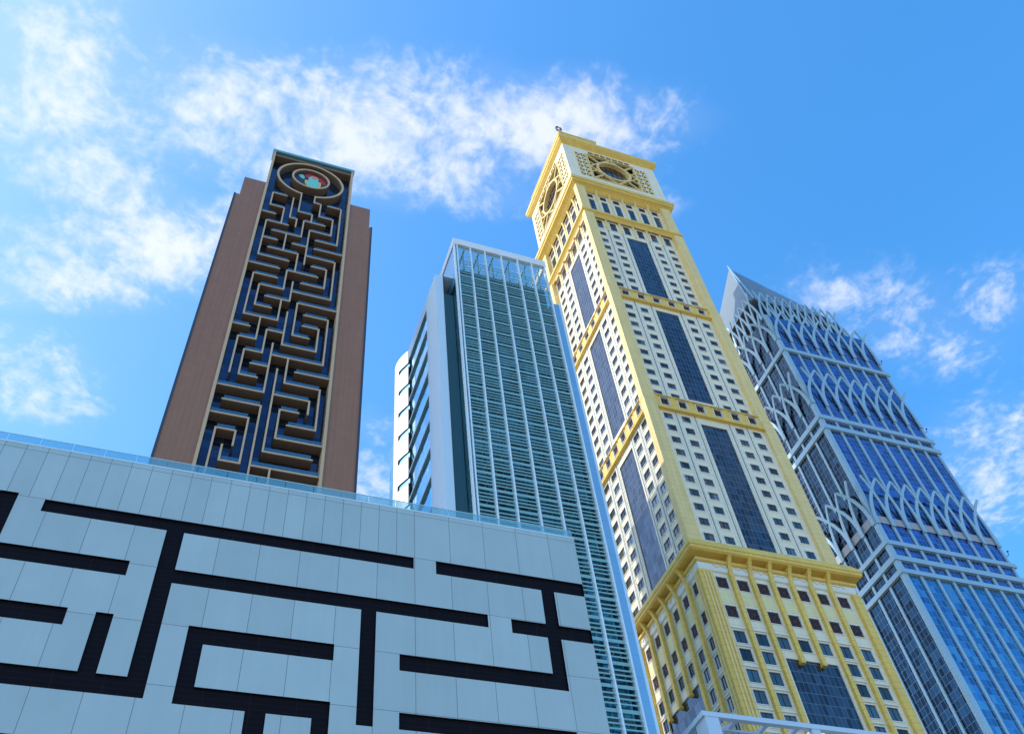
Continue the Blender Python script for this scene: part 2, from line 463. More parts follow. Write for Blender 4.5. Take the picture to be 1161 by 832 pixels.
for g in bars:
    b = MB()
    for (u0, u1, z0, z1) in g:
        b.face([F(u0, -.18, z0), F(u1, -.18, z0), F(u1, -.18, z1), F(u0, -.18, z1)], 'black_tile')
        # recess edges, only where no neighbouring bar continues
        def inside(u, z): return any(q[0] < u < q[1] and q[2] < z < q[3] for q in allb)
        cuts_u = sorted({u0, u1} | {c for q in g for c in q[:2] if u0 < c < u1})
        cuts_z = sorted({z0, z1} | {c for q in g for c in q[2:] if z0 < c < z1})
        for a, c in zip(cuts_u, cuts_u[1:]):
            for zz_, off in ((z0, -.02), (z1, .02)):
                if not inside((a + c) / 2, zz_ + off): b.face([F(a, 0, zz_), F(c, 0, zz_), F(c, -.18, zz_), F(a, -.18, zz_)], 'black_tile')
        for a, c in zip(cuts_z, cuts_z[1:]):
            for uu_, off in ((u0, -.02), (u1, .02)):
                if not inside(uu_ + off, (a + c) / 2): b.face([F(uu_, 0, a), F(uu_, 0, c), F(uu_, -.18, c), F(uu_, -.18, a)], 'black_tile')
    b.build('dark_band', pod)
b = MB()
b.box(F, -60, 33.2, -.12, .03, 60.0, 60.10, 'pale_steel')
b.build('parapet_cap', pod)
b = MB()
for k in range(37):
    x = -60 + k * 2.52
    b.box(F, x, x + 2.48, -.26, -.235, 60.10, 61.15, 'rail_glass')
b.box(F, -60, 33.1, -.275, -.22, 61.15, 61.19, 'pale_steel')
b.build('glass_railing', pod)

# ------------------------------------------------------------------ brown tower with the maze facade
MY = 102.0
mz = thing('maze_tower', 'tall brown tower with a maze of tan ledges over dark blue glass', 'tower', (5.1, 115, 0))
F = front(MY)
b = MB()
b.box(same, -4.3, 14.55, MY + 2.3, MY + 18, 0, 209.0, 'brown_cladding')
b.build('wall', mz)
for xa, xb, xs in ((-10.2, -4.3, -9.15), (20.0, 14.55, 19.4)):
    b = MB()
    lo, hi = min(xa, xb), max(xa, xb)
    pr = [(xa, 0), (xb, 0), (xb, 193.0), (xs, 193.0), (xs, 184.8), (xa, 184.8)]
    b.face([(x, MY, z) for x, z in pr], 'brown_cladding'); b.face([(x, MY + 19, z) for x, z in pr], 'brown_cladding')
    for (x0, z0), (x1, z1) in zip(pr, pr[1:] + pr[:1]): b.face([(x0, MY, z0), (x1, MY, z1), (x1, MY + 19, z1), (x0, MY + 19, z0)], 'brown_cladding')
    b.build('wing', mz)
b = MB()
for x in (-10.2, 20.0):
    b.box(F, x - .12 if x < 0 else x - .25, x + .25 if x < 0 else x + .12, -.3, .12, 0, 184.9, 'dark_metal')
b.build('corner_trim', mz)
b = MB()
b.face([F(-4.2, -2.0, 0), F(14.45, -2.0, 0), F(14.45, -2.0, 209), F(-4.2, -2.0, 209)], 'maze_glass')
b.build('glass_facade', mz)
b = MB()
b.box(F, -4.45, -3.95, -2.3, .25, 0, 209.0, 'maze_stone')
b.box(F, 14.2, 14.7, -2.3, .25, 0, 209.0, 'maze_stone')
b.build('frame', mz)
b = MB()
b.box(F, -4.7, 14.95, -2.4, .3, 209.0, 209.9, 'teal_metal')
b.build('roof_edge', mz)
b = MB()
b.box(F, -3.95, 14.2, -2.0, -.2, 207.6, 208.6, 'maze_body')
b.build('top_beam', mz)


def GX(i): return -4.0 + 1.526 * i
def GZ(j): return 101.0 + 3.452 * j


def zr(z): return 101.0 + 3.452 * round((z - 101.0) / 3.452) if z < 186 else z
def xr(x): return -4.0 + 1.526 * round((x + 4.0) / 1.526)


MAZE = [
    [(.6, 189.4), (-2.5, 189.4), (-2.5, 184), (.5, 184), (.5, 177.4)],
    [(2, 189.4), (2, 180.5), (3.5, 180.5), (3.5, 176.9)],
    [(3.5, 192.6), (3.5, 184), (6.6, 184), (6.6, 180.8)],
    [(6.6, 192.6), (6.6, 189.4), (8.1, 189.4), (8.1, 184), (11.2, 184), (11.2, 177.5), (6.6, 177.5), (6.6, 163.4)],
    [(9.7, 189.4), (12.8, 189.4), (12.8, 173.9), (8.1, 173.9)],
    [(8.1, 170.5), (14.2, 170.5)],
    [(-4, 180.4), (-1, 180.4)],
    [(2, 177.2), (-2.5, 177.2), (-2.5, 163.4), (3.5, 163.4)],
    [(9.7, 180.8), (5.1, 180.8), (5.1, 173.8), (-1, 173.8)],
    [(2, 173.6), (2, 167.2)],
    [(-1, 167.1), (5.1, 167.1), (5.1, 160.2)],
    [(-2.5, 170.2), (.5, 170.2)],
    [(3.5, 170.6), (6.6, 170.6)],
    [(6.7, 167), (12.8, 167), (12.8, 153.3), (5.2, 153.3)],
    [(8.1, 163.8), (11.25, 163.8), (11.25, 156.8), (6.6, 156.8)],
    [(-4, 160), (2, 160)],
    [(2, 156.8), (-2.5, 156.8), (-2.5, 142.7), (3.5, 142.7), (3.5, 149.6)],
    [(.5, 149.9), (5.1, 149.9), (5.1, 156.6)],
    [(2, 146.2), (-1, 146.2), (-1, 153.3), (3.6, 153.3), (3.6, 160.3), (9.75, 160.3)],
    [(14.2, 150.1), (6.65, 150.1), (6.65, 139.2), (9.75, 139.2)],
    [(8.2, 146.6), (12.8, 146.6), (12.8, 132.3), (3.6, 132.3)],
    [(-4, 139.7), (-1, 139.7)],
    [(.5, 142.5), (.5, 135.8), (-2.5, 135.8), (-2.5, 125)],
    [(5.1, 146.6), (5.1, 135.7), (11.25, 135.7), (11.25, 143.2), (8.1, 143.2)],
    [(5.1, 139.4), (2, 139.4), (2, 132.5), (-1, 132.5), (-1, 125.4), (2, 125.4)],
    [(3.55, 136), (3.55, 122), (-4, 122)],
    [(.5, 129), (3.5, 129)],
    [(6.6, 132.3), (6.6, 125.3), (12.9, 125.3), (12.9, 115.1), (8.15, 115.1)],
    [(8.1, 129), (14.2, 129)],
    [(5.1, 129), (5.1, 107.9), (12.85, 107.9)],
    [(5.2, 121.9), (11.25, 121.9), (11.25, 117.3)],
    [(9.75, 118.6), (6.65, 118.6), (6.65, 111.4), (14.2, 111.4)],
    [(-2.6, 118.5), (3.6, 118.5), (3.6, 96)],
    [(-4, 115.1), (2.05, 115.1), (2.05, 104.4), (-1, 104.4), (-1, 108.3)],
    [(.5, 107.8), (.5, 111.7), (-2.6, 111.7), (-2.6, 96)],
    [(3.7, 104.6), (14.2, 104.6)],
    [(6.65, 104.5), (6.65, 97)],
    [(8.15, 97.6), (14.2, 97.6)], [(-2.5, 97.6), (3.5, 97.6)],
]
HW = .155
for poly in MAZE:
    pts = [(xr(x), zr(z) if abs(z - zr(z)) < 1.0 else z) for x, z in poly]
    b = MB(); rails = []
    def bar(u0, u1, z0, z1, back=0.0):
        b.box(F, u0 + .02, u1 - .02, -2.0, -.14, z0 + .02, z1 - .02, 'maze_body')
        b.box(F, u0, u1, -.14, -back, z0, z1, 'maze_stone')
    for k, ((xa, za), (xb, zb)) in enumerate(zip(pts, pts[1:])):
        if abs(za - zb) < abs(xa - xb):          # ledge: runs past the corner it shares
            x0, x1 = min(xa, xb), max(xa, xb)
            bar(x0 - HW, x1 + HW, za - HW, za + HW)
            if x1 - x0 > 1.4: rails.append((x0 + HW, x1 - HW, za))
        else:
            z0, z1 = min(za, zb), max(za, zb)
            lo = z0 + HW if not ((k == len(pts) - 2 and zb < za) or (k == 0 and zb > za)) else z0
            hi = z1 - HW if not ((k == len(pts) - 2 and zb > za) or (k == 0 and zb < za)) else z1
            bar(xa - HW, xa + HW, lo, hi, .004)
    o = b.build('maze_wall', mz, merge=False)
    for x0, x1, z in rails:
        r = MB(); r.box(F, x0, x1, -.26, -.22, z + HW, z + HW + 1.0, 'balcony_glass'); r.build('balustrade', o)
ga = math.asin(1.55 / 7.3)
b = MB(); b.ringwall(F, 5.08, 199.6, 7.27, 7.73, -2.0, -.14, -math.pi / 2 + ga, 1.5 * math.pi - ga, 'maze_body', 80); b.ringwall(F, 5.08, 199.6, 7.25, 7.75, -.14, 0, -math.pi / 2 + ga, 1.5 * math.pi - ga, 'maze_stone', 80); b.build('outer_ring', mz)
em = MB(); em.ringwall(F, 5.1, 200.2, 3.97, 4.38, -2.0, -.04, 0, 2 * math.pi, 'maze_body', 72); em.ringwall(F, 5.1, 200.2, 3.95, 4.4, -.04, .1, 0, 2 * math.pi, 'maze_stone', 72)
em = em.build('inner_ring', mz)
b = MB(); FE = front(MY + .7)
b.ringwall(FE, 5.1, 200.2, 0.0, 3.94, -.1, 0, 0, 2 * math.pi, 'dark_blue_paint', 64)
def poly(pts, d, m): b.face([FE(u, d, z) for u, z in pts], m)
poly([(3.9, 201.6), (3.75, 203.4), (4.6, 203.75), (5.5, 203.8), (6.5, 203.5), (7.5, 202.9), (8.3, 201.9), (8.75, 200.6), (8.2, 200.0), (7.2, 201.4), (6.8, 202.2), (5.2, 202.9), (4.6, 201.7)], .03, 'red_paint')
poly([(3.75, 200.4), (3.85, 198.8), (4.5, 197.6), (5.8, 197.1), (7.0, 197.6), (7.6, 199.0), (7.5, 200.8), (6.8, 201.0), (4.6, 200.6)], .035, 'yellow_paint')
poly([(4.5, 201.8), (5.2, 202.9), (6.3, 202.9), (6.85, 202.0), (6.9, 200.6), (7.3, 199.4), (6.7, 198.0), (5.6, 197.5), (4.6, 197.9), (4.15, 199.0), (4.6, 200.4)], .06, 'teal_paint')
poly([(5.1 + .62 * math.cos(a * .3927) + .7, 202.1 + .62 * math.sin(a * .3927)) for a in range(16)], .09, 'pink_paint')
poly([(2.1, 201.9), (3.0, 202.7), (3.6, 201.9), (3.6, 200.6), (2.9, 200.7)], .05, 'teal_paint')
b.build('emblem', em, merge=False)

# ------------------------------------------------------------------ teal glass office tower with the louvred front
GY = 95.0
gt = thing('glass_office_tower', 'teal glass office tower with louvred front and white fins between maze and gold towers', 'tower', (47, 110, 0))
F = front(GY)
b = MB()
shell(b, 37.3, 57.5, GY + 1.6, 150, 0, 167.3, 'teal_wall', 'frbt')  # body stretched back out of view to shade the gold tower
shell(b, 37.3, 57.5, GY + 1.6, 150, 0, 167.3, 'teal_dark', 'l')
shell(b, 41, 57.4, 114, 149.9, 167.3, 178.0, 'blue_panel', 'flrbt')  # unseen rooftop box, added to cast shade on the gold tower's left face
b.build('glass_wall', gt)
FX = [37.05, 40.35, 43.68, 47.45, 51.25, 54.55, 57.75]
for k in range(6):
    b = MB()
    z = 40.0
    while z < 174.0:
        if z > 168:
            b.box(F, FX[k] + .1, FX[k + 1] - .1, -.05, .03, z, z + .12, 'slat_metal'); z += .75; continue
        b.box(F, FX[k] + .1, FX[k + 1] - .1, -.20, -.12, z, z + .55, 'slat_metal')
        for q in (1.1, 1.85, 2.6):
            b.box(F, FX[k] + .1, FX[k + 1] - .1, -.10, .0, z + q, z + q + .24, 'slat_metal')
        b.box(F, FX[k + 1] - 1.05, FX[k + 1] - .93, -1.55, -.4, z + 1.9, z + 2.05, 'slat_metal')
        b.box(F, FX[k] + 1.05, FX[k] + 1.13, -1.55, -.4, z + 1.9, z + 2.05, 'slat_metal')
        z += 3.6
    b.build('louvre_screen', gt, merge=False)
for k, x in enumerate(FX):
    b = MB()
    if k == 0:
        b.box(F, 36.65, 36.90, -.5, .3, 0, 174.2, 'pale_steel'); b.box(F, 37.2, 37.45, -.5, .3, 0, 174.2, 'pale_steel')
    else: b.box(F, x - .115, x + .115, -.5, .42, 0, 174.2, 'pale_steel')
    b.build('fin', gt)
b = MB()
b.box(F, 36.55, 58.1, -.6, .35, 174.2, 176.5, 'white_metal')
b.box(same, 36.55, 37.0, GY + .6, 110, 174.2, 176.5, 'white_metal')
b.box(same, 57.6, 58.1, GY + .6, 110, 174.2, 176.5, 'white_metal')
b.box(same, 37.0, 57.6, 109.5, 110, 174.2, 176.5, 'white_metal')
b.build('roof_band', gt)
for k in range(6):
    b = MB()
    for yy in (96.4, 100.8, 105.2):
        b.box(same, FX[k] + 2.0, FX[k] + 2.3, yy, yy + .3, 167.3, 174.2, 'slat_metal')
    b.box(same, FX[k] + 2.0, FX[k] + 2.3, GY + .5, 109.5, 173.6, 174.0, 'slat_metal')
    b.build('screen_strut', gt)
b = MB()
b.box(same, 36.7, 36.78, GY + .6, 110, 160.5, 174.2, 'side_pane')
b.build('side_glass', gt)
b = MB()
b.box(same, 58.6, 60.4, GY + 1.7, 150, 0, 163.0, 'blue_panel')
b.box(same, 58.2, 58.55, GY + .9, GY + 1.5, 0, 168.0, 'pale_steel')
b.box(same, 60.45, 61.0, GY + 1.9, GY + 2.6, 0, 163.3, 'pale_steel')
b.build('side_panel', gt)
# recessed flank
b = MB(); b.box(same, 34.6, 37.2, 99.0, 104, 0, 160.2, 'teal_dark'); b.build('recessed_wall', gt)
# white side block with ribbon windows and a rounded far end
X0 = 33.0
Lf = left(X0)
rb = [(160.6 - 7.0 * k) for k in range(12)]
b = MB()
holes = [(104.2, 118.0, z - 6.5, z) for z in rb]
b.grid(Lf, 97.4, 118.0, 0, 164.2, holes, 'shaded_white_metal')
b.face([(33, 97.4, 0), (34.6, 97.4, 0), (34.6, 97.4, 164.2), (33, 97.4, 164.2)], 'shaded_white_metal')
b.face([(34.6, 97.4, 0), (34.6, 99.0, 0), (34.6, 99.0, 164.2), (34.6, 97.4, 164.2)], 'teal_dark')
arc = [(33.0 - 1.6 * math.sin(math.pi * t / 2) if t <= 1 else 31.4 + 4.5 * (1 - math.cos((t - 1) * math.pi / 2)), 118.0 + 5.0 * t if t <= 1 else 123.0 + 4.6 * math.sin((t - 1) * math.pi / 2)) for t in [i / 8 for i in range(17)]]
cuts = [(0, 0)]
zs = [0]
for z in sorted(rb): zs += [z - 2.2, z - .8]
zs.append(164.2)
for k, ((xa, ya), (xb, yb)) in enumerate(zip(arc, arc[1:])):
    for q, (za, zb) in enumerate(zip(zs, zs[1:])):
        if q % 2 == 1 and k < 5: continue
        b.face([(xa, ya, za), (xb, yb, za), (xb, yb, zb), (xa, ya, zb)], 'white_metal')
b.face([(arc[-1][0], arc[-1][1], 0), (40, arc[-1][1], 0), (40, arc[-1][1], 164.2), (arc[-1][0], arc[-1][1], 164.2)], 'shaded_white_metal')
b.face([(33, 97.4, 164.2)] + [(x, y, 164.2) for x, y in arc] + [(40, arc[-1][1], 164.2), (40, 97.4, 164.2)], 'shaded_white_metal')
b.build('side_block', gt)
for z in rb:
    b = MB()
    # blue pane set back under a dark soffit
    b.face([Lf(104.2, -.4, z - 6.5), Lf(118, -.4, z - 6.5), Lf(118, -.4, z), Lf(104.2, -.4, z)], 'blue_ribbon')
    b.face([Lf(104.2, 0, z), Lf(118, 0, z), Lf(118, -.4, z), Lf(104.2, -.4, z)], 'dark_teal_paint')
    b.face([Lf(104.2, 0, z - 6.5), Lf(118, 0, z - 6.5), Lf(118, -.4, z - 6.5), Lf(104.2, -.4, z - 6.5)], 'shaded_white_metal')
    b.face([Lf(104.2, 0, z - 6.5), Lf(104.2, 0, z), Lf(104.2, -.4, z), Lf(104.2, -.4, z - 6.5)], 'shaded_white_metal')
    for k in range(5):
        (xa, ya), (xb, yb) = arc[k], arc[k + 1]
        b.face([(xa + .22, ya, z - 2.2), (xb + .22, yb, z - 2.2), (xb + .22, yb, z - .8), (xa + .22, ya, z - .8)], 'blue_ribbon')
    b.build('ribbon_window', gt)
# ------------------------------------------------------------------ gold tower
gd = thing('gold_tower', 'tall cream and gold tower with a square lattice crown and round openings', 'tower', (111, 136, 0))
SEG = [  # name, front plane, left plane, x right, z0, z1
    ('box', 118.6, 92.2, 128.6, 0, 118.2), ('s3', 120.0, 93.6, 128.0, 118.2, 168.5), ('s2', 120.9, 93.9, 127.8, 168.5, 218.0),
    ('s1', 121.7, 94.2, 127.6, 218.0, 266.0), ('s0', 122.0, 94.4, 127.5, 266.0, 286.0)]
YB = 152.0
WIN = []        # regular windows: face, u0,u1,z0,z1
GRL = []        # lattice windows
STRIP = []      # glass strips


def fcols(o=0): return [97.0 + o, 101.9 + o, 116.9 + o, 121.9 + o]
LC = [122.3, 127.0, 140.9, 145.6]     # left-face window columns (start of each)
facades = {}
for nm, Y, X, XR, z0, z1 in SEG:
    facades[nm] = (front(Y), left(X), [], [])


def addwin(nm, side, u0, u1, z0, z1, kind='w'):
    facades[nm][2 + side].append((u0, u1, z0, z1))
    (WIN if kind == 'w' else GRL).append((nm, side, u0, u1, z0, z1))


def addstrip(nm, side, u0, u1, z0, z1):
    facades[nm][2 + side].append((u0, u1, z0, z1)); STRIP.append((nm, side, u0, u1, z0, z1))


for nm, top, n in (('s3', 164.8, 10), ('s2', 212.8, 10), ('s1', 255.2, 8)):
    for k in range(n):
        z = top - 4.265 * k
        for u in fcols(): addwin(nm, 0, u, u + 2.45, z - 2.15, z)
        for u in LC: addwin(nm, 1, u, u + 2.9, z - 2.3, z)
for nm, z0, z1 in (('s3', 120, 163.4), ('s2', 173.7, 213.6), ('s1', 223.2, 256.0)):
    addstrip(nm, 0, 107.0, 114.4, z0, z1); addstrip(nm, 1, 131.5, 139.1, z0, z1)
six = [97.0 + 4.96 * k for k in range(6)]
sixl = [122.5 + 4.72 * k for k in range(6)]
for u in six:
    addwin('s1', 0, u, u + 2.4, 257.9, 262.9); addwin('s0', 0, u, u + 2.4, 269.6, 277.8); addwin('s0', 0, u, u + 2.4, 279.0, 281.6, 'g')
for u in sixl:
    addwin('s1', 1, u, u + 2.9, 257.9, 262.9); addwin('s0', 1, u, u + 2.9, 269.6, 277.8); addwin('s0', 1, u, u + 2.9, 279.0, 281.6, 'g')
bx = [95.2, 99.95, 104.6, 109.25, 113.9, 118.6, 123.6]
bl = [120.5 + 4.42 * k for k in range(7)]
for r, zt in enumerate((113.4, 106.6, 100.9, 97.0, 92.7, 88.5, 84.2, 79.9, 75.6)):
    for k in range(7):
        if r >= 3 and k in (2, 3, 4): continue
        addwin('box', 0, bx[k], bx[k] + 2.55, zt - 2.75, zt, 'g' if r < 2 else 'w')
        addwin('box', 1, bl[k], bl[k] + 2.0, zt - 2.75, zt, 'g' if r < 2 else 'w')
addstrip('box', 0, 105.0, 116.5, 60, 96.3); addstrip('box', 1, 129.2, 142.6, 60, 96.3)
b = MB()
for nm, Y, X, XR, z0, z1 in SEG:
    Ff, Fl, hf, hl = facades[nm]
    wm_ = 'cream_stone'
    b.grid(Ff, X, XR, z0, z1, hf, wm_); b.grid(Fl, Y, YB, z0, z1, hl, wm_)
    shell(b, X, XR, Y, YB, z0, z1, wm_, 'rbt')
b.build('wall', gd)
# yellow course between the two lattice rows of the base block
for k in range(7):
    b = MB(); b.box(facades['box'][0], bx[k] - .3, bx[k] + 2.85, 0.0, .06, 107.2, 110.2, 'buff_panel'); b.build('gold_panel', gd)
    b = MB(); b.box(facades['box'][1], bl[k] - .3, bl[k] + 2.3, 0.0, .06, 107.2, 110.2, 'buff_panel'); b.build('gold_panel', gd)


def window_mesh(F, u0, u1, z0, z1, b, pane, dep=.14, hood=False, grille=False):
    m = 'white_trim'
    b.face([F(u0, 0, z0), F(u1, 0, z0), F(u1, -dep, z0), F(u0, -dep, z0)], m)
    b.face([F(u0, 0, z1), F(u1, 0, z1), F(u1, -dep, z1), F(u0, -dep, z1)], m)
    b.face([F(u0, 0, z0), F(u0, 0, z1), F(u0, -dep, z1), F(u0, -dep, z0)], m)
    b.face([F(u1, 0, z0), F(u1, 0, z1), F(u1, -dep, z1), F(u1, -dep, z0)], m)
    t = .15
    b.box(F, u0 - t, u1 + t, .0, .12, z1, z1 + t, m); b.box(F, u0 - t, u1 + t, .0, .16, z0 - t, z0, m)
    b.box(F, u0 - t, u0, .0, .12, z0, z1, m); b.box(F, u1, u1 + t, .0, .12, z0, z1, m)
    if hood: b.box(F, u0 - .35, u1 + .35, .0, .3, z1 + .42, z1 + .62, 'white_trim')
    g = 'black_void' if grille else 'window_glass'
    pane.face([F(u0, -dep + .01, z0), F(u1, -dep + .01, z0), F(u1, -dep + .01, z1), F(u0, -dep + .01, z1)], g)
    if grille:
        h = .07; mm = 'dark_red_metal'
        for path in ([(u0, z0), (u1, z1)], [(u0, z1), (u1, z0)], [((u0 + u1) / 2, z0), ((u0 + u1) / 2, z1)], [(u0, (z0 + z1) / 2), (u1, (z0 + z1) / 2)],
                     [((u0 + u1) / 2, z0), (u1, (z0 + z1) / 2), ((u0 + u1) / 2, z1), (u0, (z0 + z1) / 2), ((u0 + u1) / 2, z0)]):
            pane.sweep(F, [(u, -dep + .05, z) for u, z in path], h, .08, mm)
    else:
        pane.box(F, (u0 + u1) / 2 - .05, (u0 + u1) / 2 + .05, -dep + .02, -dep + .09, z0, z1, 'dark_metal')


CAMP = Vector((0, 0, 1.7))
def wkey(q):
    F_ = facades[q[0]][q[1]]
    c = Vector(F_((q[2] + q[3]) / 2, 0, (q[4] + q[5]) / 2))
    return (c - CAMP).length * (1.0 if q[1] == 0 else 1.25) + (1000 if q[4] < 74 else 0)


for i, q in enumerate(sorted(WIN, key=wkey)):
    F_ = facades[q[0]][q[1]]
    if i < 99:
        b = MB(); p = MB()
        window_mesh(F_, *q[2:], b, p, hood=(q[0] == 'box'))
        o = b.build('window', gd, merge=False); p.build('pane', o, merge=False)
    else:
        if i == 99: rest = MB()
        window_mesh(F_, *q[2:], rest, rest, hood=(q[0] == 'box'))
o = rest.build('window', gd, merge=False); o['kind'] = 'stuff'
for q in GRL:
    b = MB(); p = MB()
    window_mesh(facades[q[0]][q[1]], *q[2:], b, p, hood=False, grille=True)
    o = b.build('lattice_window', gd, merge=False); p.build('lattice', o, merge=False)
for nm, side, u0, u1, z0, z1 in STRIP:
    F_ = facades[nm][side]
    b = MB(); g = 'strip_glass' if side == 0 else 'strip_glass_side'
    d = -.25
    b.face([F_(u0, d, z0), F_(u1, d, z0), F_(u1, d, z1), F_(u0, d, z1)], g)
    for uu in (u0, u1): b.face([F_(uu, 0, z0), F_(uu, 0, z1), F_(uu, d, z1), F_(uu, d, z0)], 'white_trim')
    b.face([F_(u0, 0, z1), F_(u1, 0, z1), F_(u1, d, z1), F_(u0, d, z1)], 'white_trim')
    b.face([F_(u0, 0, z0), F_(u1, 0, z0), F_(u1, d, z0), F_(u0, d, z0)], 'white_trim')
    b.build('glass_strip', gd, merge=False)
# slim ribs between the window columns of the shaft
for nm, z0, z1 in (('s3', 118.3, 165.6), ('s2', 171.2, 215.3), ('s1', 220.3, 257.0)):
    for side in (0, 1):
        F_ = facades[nm][side]
        us = [(99.95, 101.35), (105.05, 106.7), (114.7, 116.35), (119.9, 121.35)] if side == 0 else [(125.35, 126.85), (129.98, 131.2), (139.4, 140.75), (143.95, 145.45)]
        for (a, c) in us:
            b = MB()
            b.box(F_, a + .12, a + .38, 0, .16, z0, z1, 'white_trim'); b.box(F_, c - .38, c - .12, 0, .16, z0, z1, 'white_trim')
            b.box(F_, (a + c) / 2 - .07, (a + c) / 2 + .07, 0, .05, z0, z1, 'dark_olive'); b.build('rib', gd, merge=False)
# corner piers
b = MB()
for z0, z1, dx in ((120.0, 168.6, 0), (168.6, 218.2, .2), (218.2, 263.6, .4), (266.1, 283.2, .7)):
    yf = 119.2 + dx * 1.5
    for xa, xb in ((92.3 + dx * .5, 95.6 + dx * .5), (125.6 - dx * .3, 128.8 - dx * .3)):
        b = MB(); b.box(same, xa, xb, yf, yf + 1.9, z0, z1, 'pale_gold')
        b.box(same, xa - .12, xb + .12, yf - .12, yf + 1.95, z0, z0 + .6, 'gold_paint')
        b.build('corner_pier', gd)
    b = MB(); b.box(same, 92.3 + dx * .5, 95.4, 149.6, 152.4, z0, z1, 'pale_gold'); b.build('corner_pier', gd)
# belts with square lattice openings
for zb, zt_, Y, X in ((165.7, 170.8, 120.0, 93.6), (215.3, 220.2, 120.9, 93.9)):
    belt = MB()
    for side, F_, u0, u1, cols in ((0, front(Y), 95.7, 125.6, six), (1, left(X), 121.9, 149.8, sixl)):
        wh = [(u + .1, u + 2.4, zb + 1.5, zt_ - .8) for u in cols]
        belt.grid(F_, u0, u1, zb + .45, zt_, wh, 'gold_paint', d=.55)
        belt.face([F_(u0, .55, zt_), F_(u1, .55, zt_), F_(u1, -.9, zt_ + .05), F_(u0, -.9, zt_ + .05)], 'gold_paint')
        for uu in (u0, u1): belt.face([F_(uu, 0, zb), F_(uu, .55, zb), F_(uu, .55, zt_), F_(uu, 0, zt_)], 'gold_paint')
        belt.box(F_, u0, u1, 0, .95, zb, zb + .45, 'gold_paint')
        belt.box(F_, u0, u1, .56, .75, zt_ - .3, zt_ + .05, 'gold_paint')
    bo = belt.build('belt_course', gd, merge=False)
    for side, F0, cols in ((0, front(Y), six), (1, left(X), sixl)):
        for u in cols:
            F_ = (lambda FF: (lambda uu, d, z: FF(uu, d + .55, z)))(F0)
            b = MB(); window_mesh(F_, u + .1, u + 2.4, zb + 1.5, zt_ - .8, b, b, dep=.5, grille=True)
            b.box(F_, u - .5, u + 3.0, .13, .45, zt_ - .55, zt_ - .35, 'gold_paint')
            b.build('lattice_window', bo, merge=False)
# middle and upper cornices
b = MB(); b.cornice(93.2, 127.9, 121.0, 152.5, [(0, 263.4), (.35, 264.0), (.9, 264.6), (1.25, 264.9), (1.25, 265.9), (0, 266.2)], 'gold_paint'); b.build('cornice', gd)
b = MB(); b.cornice(93.6, 128.2, 121.6, 152.3, [(-.2, 282.4), (.9, 283.6), (2.3, 284.6), (2.3, 285.6), (2.6, 285.8), (2.6, 287.2), (2.0, 287.5), (2.0, 288.8), (1.4, 290.2), (-.5, 291.0)], 'gold_paint'); b.build('cornice', gd)
# brackets below the two cornices
def bracket(F_, u, z, hgt, out, wd=.5):
    b = MB()
    pr = [(0, z - hgt), (.25, z - hgt), (.3, z - hgt * .45), (out * .55, z - hgt * .12), (out, z)]
    n = len(pr)
    for k in range(n - 1):
        (d0, a0), (d1, a1) = pr[k], pr[k + 1]
        c = [F_(u - wd / 2, -.1, a0), F_(u + wd / 2, -.1, a0), F_(u + wd / 2, d0, a0), F_(u - wd / 2, d0, a0),
             F_(u - wd / 2, -.1, a1), F_(u + wd / 2, -.1, a1), F_(u + wd / 2, d1, a1), F_(u - wd / 2, d1, a1)]
        if abs(a1 - a0) > 1e-4: b.hexa(c, 'pale_gold')
    b.build('bracket', gd)
for k in range(7):
    u = 97.0 - 1.25 + 4.96 * k
    bracket(facades['s0'][0], u, 283.6, 15.6, 1.3, .55)
    if 0 <= k < 7: bracket(facades['s1'][0], u, 264.2, 7.2, 1.0, .7)
    v = 122.5 - .95 + 4.72 * k
    bracket(facades['s0'][1], v, 283.6, 15.6, 1.3, .55); bracket(facades['s1'][1], v, 264.2, 7.2, 1.0, .7)
# crown block with lattice and round openings
CF, CL = front(121.3), left(93.0)
CXR, CYB = 130.6, 153.6
crown = MB()
holes = {}
for side, F_, u0, u1, cu in ((0, CF, 93.0, CXR, 111.8), (1, CL, 121.3, CYB, 137.4)):
    hs_ = [(cu - 9.4, cu + 9.4, 295.4, 314.2)]
    for c0 in (cu - 14.5, cu + 10.0):
        for i in range(2):
            for j in range(6): hs_.append((c0 + .25 + i * 2.15, c0 + 2.0 + i * 2.15, 295.2 + j * 3.2, 297.6 + j * 3.2))
    for i in range(7): hs_.append((cu - 8.6 + i * 2.5, cu - 6.4 + i * 2.5, 315.0, 317.0))
    crown.grid(F_, u0, u1, 290.5, 318.8, hs_, 'cream_stone')
    crown.face([F_(u0 + .5, -2.6, 291), F_(u1 - .5, -2.6, 291), F_(u1 - .5, -2.6, 318.5), F_(u0 + .5, -2.6, 318.5)], 'dark_olive')  # backing coloured dark to imitate shade inside the open recess
    for (a, c, e, g) in hs_:
        for (p1, p2) in (((a, e), (c, e)), ((c, e), (c, g)), ((c, g), (a, g)), ((a, g), (a, e))):
            crown.face([F_(p1[0], 0, p1[1]), F_(p2[0], 0, p2[1]), F_(p2[0], -.7, p2[1]), F_(p1[0], -.7, p1[1])], 'pale_gold')
shell(crown, 93.0, CXR, 121.3, CYB, 290.5, 318.8, 'cream_stone', 'rbt')
co = crown.build('crown_block', gd, merge=False)
